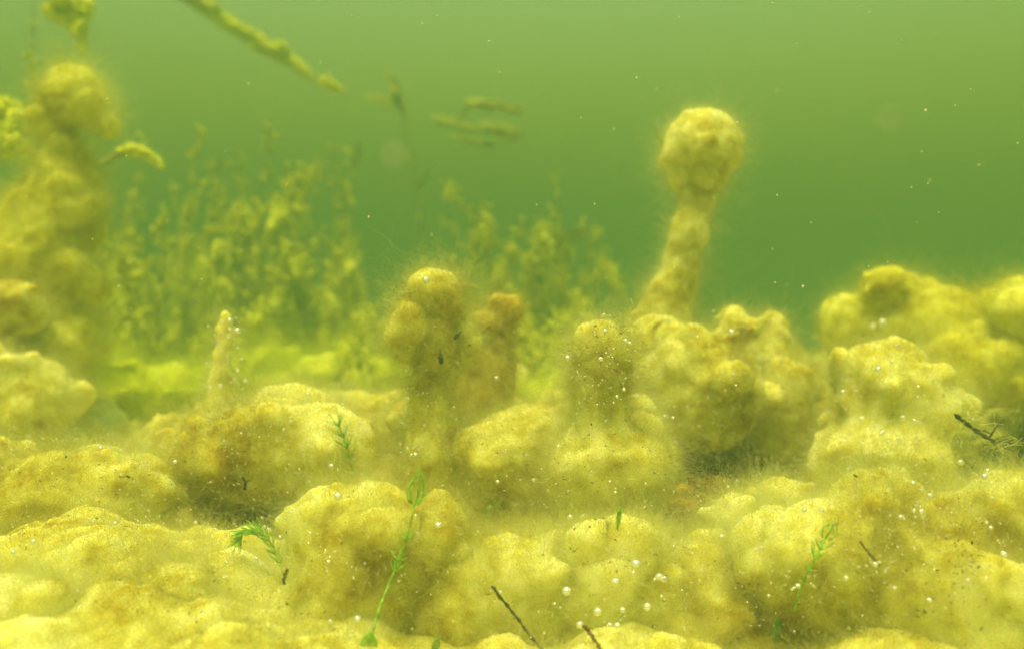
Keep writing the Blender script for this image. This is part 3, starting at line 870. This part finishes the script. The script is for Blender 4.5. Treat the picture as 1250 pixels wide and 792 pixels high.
# pale tangles of loose filament at the edges of the growths
M['thread'] = simple_mat('pale loose filament', (0.74, 0.76, 0.30), 0.6, 0.2, 300, 0.5)
def tangle(label, px, py, Y, size, n, dirx):
    p0 = at(px, py, Y)
    V, Fc = [], []
    g = np.random.default_rng(int(px * 3 + py))
    for k in range(n):
        p = np.zeros(3) + g.normal(size=3) * size * 0.12; d = np.array([dirx, -0.2, 0.7]) * 0.5 + g.normal(size=3) * 0.8
        path = [p]
        for j in range(9):
            d = d / np.linalg.norm(d) + g.normal(size=3) * 0.55
            p = p + d / np.linalg.norm(d) * size / 7 * g.uniform(0.6, 1.2)
            path.append(p)
        tube(V, Fc, np.array(path), [0.00012] * 10, 4)
    o = link('algae_tangle', mesh_from('algae_tangle', V, Fc, M['thread']), None, tuple(p0))
    tag(o, label, 'algae threads', 'pale tangles of loose algae filament')
tangle('loose pale threads curling off the flank of the round-knobbed tower', 487, 362, 0.48, 0.010, 16, -0.6)
tangle('loose pale threads drifting off the upper edge of the stubby tower', 760, 402, 0.45, 0.012, 20, 0.6)
tangle('few pale threads on the shady flank of the stubby tower', 706, 430, 0.445, 0.008, 12, -0.7)
tangle('pale tangle of threads snagged on the base of the bent twig over the dark gap', 1178, 512, 0.475, 0.016, 26, 0.4)
tangle('smaller thread tangle hanging midway along the bent twig over the dark gap', 1215, 545, 0.49, 0.014, 16, 0.7)
tangle('pale threads standing on the near rim of the dark gap', 1195, 600, 0.40, 0.010, 16, 0.3)
tangle('pale threads rising from the crest of the smooth mound beside the dark gap', 1060, 575, 0.42, 0.012, 16, -0.2)

# dark flecks caught in the algae
FL = []
for k in range(8):
    V, Fc = [], []
    n = random.randint(3, 5)
    p = np.zeros(3); d = np.array([1.0, 0, 0]); path = [p]
    for j in range(n):
        d = d + np.array([0, random.uniform(-0.6, 0.6), random.uniform(-0.6, 0.6)])
        p = p + d / np.linalg.norm(d) * (1.6 / n); path.append(p)
    path = np.array(path) - np.mean(path, 0)
    tube(V, Fc, path, [random.uniform(0.12, 0.42) for _ in path], 6)
    FL.append((mesh_from('debris_fleck', V, Fc, M['dark']), mesh_from('debris_fleck', V, Fc, M['brown'])))
nf = 0
hot = [(70, 600, 80, 40), (250, 590, 60, 40), (300, 760, 60, 30), (230, 750, 60, 30), (740, 450, 26, 45), (690, 590, 40, 40), (1175, 680, 14, 30), (1180, 740, 60, 40), (540, 640, 160, 90), (880, 520, 80, 50), (780, 720, 60, 60), (620, 480, 300, 120), (1080, 700, 150, 70)]
while nf < 150:
    hx = random.choice(hot)
    px, py = random.gauss(hx[0], hx[2]), random.gauss(hx[1], hx[3])
    if not (0 < px < 1250 and 400 < py < 790): continue
    q = rest(px, py, random.uniform(0.003, 0.006))
    if not q or q[2] > 0.75: continue
    o = link('debris_fleck', random.choice(FL)[0 if random.random() < 0.55 else 1])
    o.location = q[0]
    s = pxm(q[2]) * random.choice((1.0, 1.2, 1.5, 1.5, 2.2, 3.2))
    o.scale = (s, s, s)
    o.rotation_euler = (random.uniform(0, 6.28), random.uniform(0, 6.28), random.uniform(0, 6.28))
    tag(o, ('black' if o.data.materials[0] is M['dark'] else 'brown') + (' sliver' if s > 1.9 * pxm(q[2]) else ' fleck') + ' of debris on the ' + LASTHOST[0], 'debris fleck', 'dark flecks caught in the algae')
    nf += 1

dust = []
while len(dust) < 900:
    hx = random.choice(hot + [(600, 640, 400, 100)])
    px, py = random.gauss(hx[0], hx[2] * 1.1), random.gauss(hx[1], hx[3] * 1.1)
    if not (0 < px < 1250 and 400 < py < 790): continue
    q = rest(px, py, random.uniform(0.002, 0.006))
    if q and q[2] < 0.75: dust.append((q[0], pxm(q[2]) * random.uniform(0.45, 1.0)))
bm = bmesh.new()
for p, r in dust:
    bmesh.ops.create_cube(bm, size=r * 2, matrix=Matrix.Translation(p) @ Matrix.Rotation(random.uniform(0, 6), 4, 'X') @ Matrix.Rotation(random.uniform(0, 6), 4, 'Z') @ Matrix.Diagonal((random.uniform(0.6, 2.4), random.uniform(0.4, 0.9), 0.5, 1)))
me = bpy.data.meshes.new('fine_debris'); bm.to_mesh(me); bm.free(); me.materials.append(M['brown'])
tag(link('fine_debris', me), 'fine brown grains of plant debris sifted over the algae', None, None, 'stuff')

# gas bubbles
bm = bmesh.new(); bmesh.ops.create_icosphere(bm, subdivisions=3, radius=1.0)
bub = bpy.data.meshes.new('gas_bubble'); bm.to_mesh(bub); bm.free()
bub.polygons.foreach_set('use_smooth', np.ones(len(bub.polygons), dtype=bool)); bub.materials.append(M['bubble'])
BIG = [(421, 617, 5.0, 'single large bubble on the near algae dome'), (527, 649, 4.6, 'white bubble touching the looped tip sprig'), (400, 560, 3.5, None), (703, 724, 5.5, None), (735, 739, 5.0, None), (716, 776, 4.6, None),
       (783, 738, 4.6, None), (772, 694, 6.0, None), (800, 704, 5.0, None), (752, 711, 5.0, None), (757, 736, 3.6, None), (748, 750, 3.5, None), (757, 760, 3.6, None), (805, 707, 4.0, None), (422, 773, 4.2, None), (404, 752, 3.8, None),
       (281, 407, 4.0, 'brightest bubble near the tip of the thin spire'), (270, 470, 3.0, None), (284, 440, 2.5, None), (522, 345, 4.5, 'bubble glinting on the crown of the round-knobbed tower'), (1078, 398, 5.0, 'bright bubble on top of the upright mound beside the dark gap'), (1062, 400, 4.0, None),
       (1076, 452, 3.5, None), (1163, 564, 3.8, None), (1208, 593, 4.0, None), (1003, 636, 3.0, None), (982, 637, 3.0, None), (1124, 639, 3.6, None), (1128, 614, 3.4, None), (892, 410, 4.0, None), (762, 420, 2.8, None),
       (705, 434, 3.6, None), (738, 413, 3.0, None), (757, 422, 3.0, None), (735, 442, 3.0, None), (604, 462, 3.0, None), (608, 578, 2.6, None), (652, 580, 3.0, None), (705, 620, 4.0, None), (712, 618, 3.0, None), (1143, 730, 3.2, None), (1220, 690, 4.0, None), (1030, 705, 3.2, None)]
def bubble(px, py, r, label=None, stuff=None):
    q = rest(px, py, random.uniform(0.008, 0.0135))
    if not q or q[2] > 0.85: return 0
    R = r * pxm(q[2]) * 1.05
    if stuff is not None:
        stuff.append((q[0], R)); return 1
    o = link('gas_bubble', bub); o.location = q[0]; o.scale = (R, R, R * random.uniform(0.88, 1.0))
    tag(o, label or ('large' if r > 3.4 else 'small' if r > 1.7 else 'tiny') + ' gas bubble caught on the ' + LASTHOST[0], 'bubble', 'gas bubbles resting on the algae')
    return 1
nb = 0
for b in BIG: nb += bubble(*b)
bhot = [(70, 720, 120, 50), (140, 620, 110, 60), (230, 660, 90, 50), (420, 620, 90, 60), (640, 560, 120, 60), (800, 720, 110, 50), (1100, 640, 130, 60), (870, 440, 60, 60), (1080, 440, 50, 60), (735, 440, 25, 45), (272, 440, 9, 35), (90, 548, 60, 10), (400, 520, 90, 30), (1150, 640, 90, 40), (950, 640, 90, 60), (1000, 560, 80, 40)]
tiny = []
while nb < 300:
    hx = random.choice(bhot)
    px, py = random.gauss(hx[0], hx[2]), random.gauss(hx[1], hx[3])
    if 0 < px < 1250 and 380 < py < 790:
        nb += bubble(px, py, min(4.2, 1.7 * math.exp(random.gauss(0, 0.38))))
        for q in range(random.choice((0, 0, 1, 2, 4))):
            if nb < 300: nb += bubble(px + random.gauss(0, 9), py + random.gauss(0, 6), min(3.5, 1.5 * math.exp(random.gauss(0, 0.35))))
while len(tiny) < 3400:
    hx = random.choice(bhot)
    px, py = random.gauss(hx[0], hx[2] * 1.3), random.gauss(hx[1], hx[3] * 1.3)
    if 0 < px < 1250 and 380 < py < 790:
        bubble(px, py, min(1.9, 0.85 * math.exp(random.gauss(0, 0.3))), None, tiny)
bm = bmesh.new()
for p, r in tiny:
    bmesh.ops.create_icosphere(bm, subdivisions=1, radius=r, matrix=Matrix.Translation(p))
me = bpy.data.meshes.new('fine_bubbles'); bm.to_mesh(me); bm.free(); me.materials.append(M['bubble'])
me.polygons.foreach_set('use_smooth', np.ones(len(me.polygons), dtype=bool))
tag(link('fine_bubbles', me), 'scatter of pinpoint gas bubbles all over the algae', None, None, 'stuff')

# particles drifting in the water
SPK = []
for k in range(5):
    bm = bmesh.new(); bmesh.ops.create_icosphere(bm, subdivisions=2, radius=1.0)
    for v in bm.verts:
        v.co *= random.uniform(0.65, 1.2)
        v.co.x *= 1.3
    me = bpy.data.meshes.new('drifting_speck'); bm.to_mesh(me); bm.free()
    me.polygons.foreach_set('use_smooth', np.ones(len(me.polygons), dtype=bool)); me.materials.append(M['speck'])
    SPK.append(me)
def speck(px, py, Y, r, label=None):
    o = link('drifting_speck', random.choice(SPK)); o.location = at(px, py, Y)
    s = r * pxm(Y); o.scale = (s, s, s); o.rotation_euler = (random.uniform(0, 6), random.uniform(0, 6), random.uniform(0, 6))
    tag(o, label or 'tiny pale speck drifting in the green water', 'water speck', 'pale specks drifting in the water')
for (px, py) in [(350, 226), (145, 349), (246, 341), (131, 122), (597, 51), (610, 89), (709, 144), (943, 5), (1050, 8), (1130, 135), (1125, 185), (1195, 202), (946, 345), (980, 350), (1185, 110), (1242, 175), (777, 95), (900, 150), (1100, 50), (450, 265), (430, 20), (655, 250)]:
    speck(px, py, random.uniform(0.38, 0.5), random.uniform(0.9, 1.7))
speck(480, 190, 0.12, 6, 'pale blurred particle drifting close to the lens left of the leafy raft')
speck(1085, 146, 0.11, 6, 'pale blurred particle drifting close to the lens beyond the bulb-headed tower')
for k in range(50):
    speck(random.uniform(0, 1250), random.uniform(0, 420), random.choice((0.3, 0.38, 0.45, 0.5, 0.55, 0.6)) * random.uniform(0.9, 1.1), random.uniform(0.5, 1.1))

# ---------------------------------------------------------------- the water itself: hazy green
print('HAIRS', HAIRS[0])
m, t = new_mat('lake water haze')
out = nd(t, 'ShaderNodeOutputMaterial')
pv = nd(t, 'ShaderNodeVolumePrincipled')
pv.inputs['Color'].default_value = (*HAZE_COLOR, 1)
pv.inputs['Absorption Color'].default_value = (*HAZE_ABSORB, 1)
pv.inputs['Density'].default_value = HAZE_DENSITY
pv.inputs['Anisotropy'].default_value = -0.15
t.links.new(pv.outputs[0], out.inputs['Volume'])
bm = bmesh.new(); bmesh.ops.create_cube(bm, size=1.0)
x0, x1, y0, y1, z0, z1 = -15, 15, -5, 25, BED - 1.2, HAZE_TOP
for v in bm.verts:
    v.co = Vector((x0 if v.co.x < 0 else x1, y0 if v.co.y < 0 else y1, z0 if v.co.z < 0 else z1))
me = bpy.data.meshes.new('haze'); bm.to_mesh(me); bm.free(); me.materials.append(m)
tag(link('haze', me), 'hazy green lake water', None, None, 'stuff')
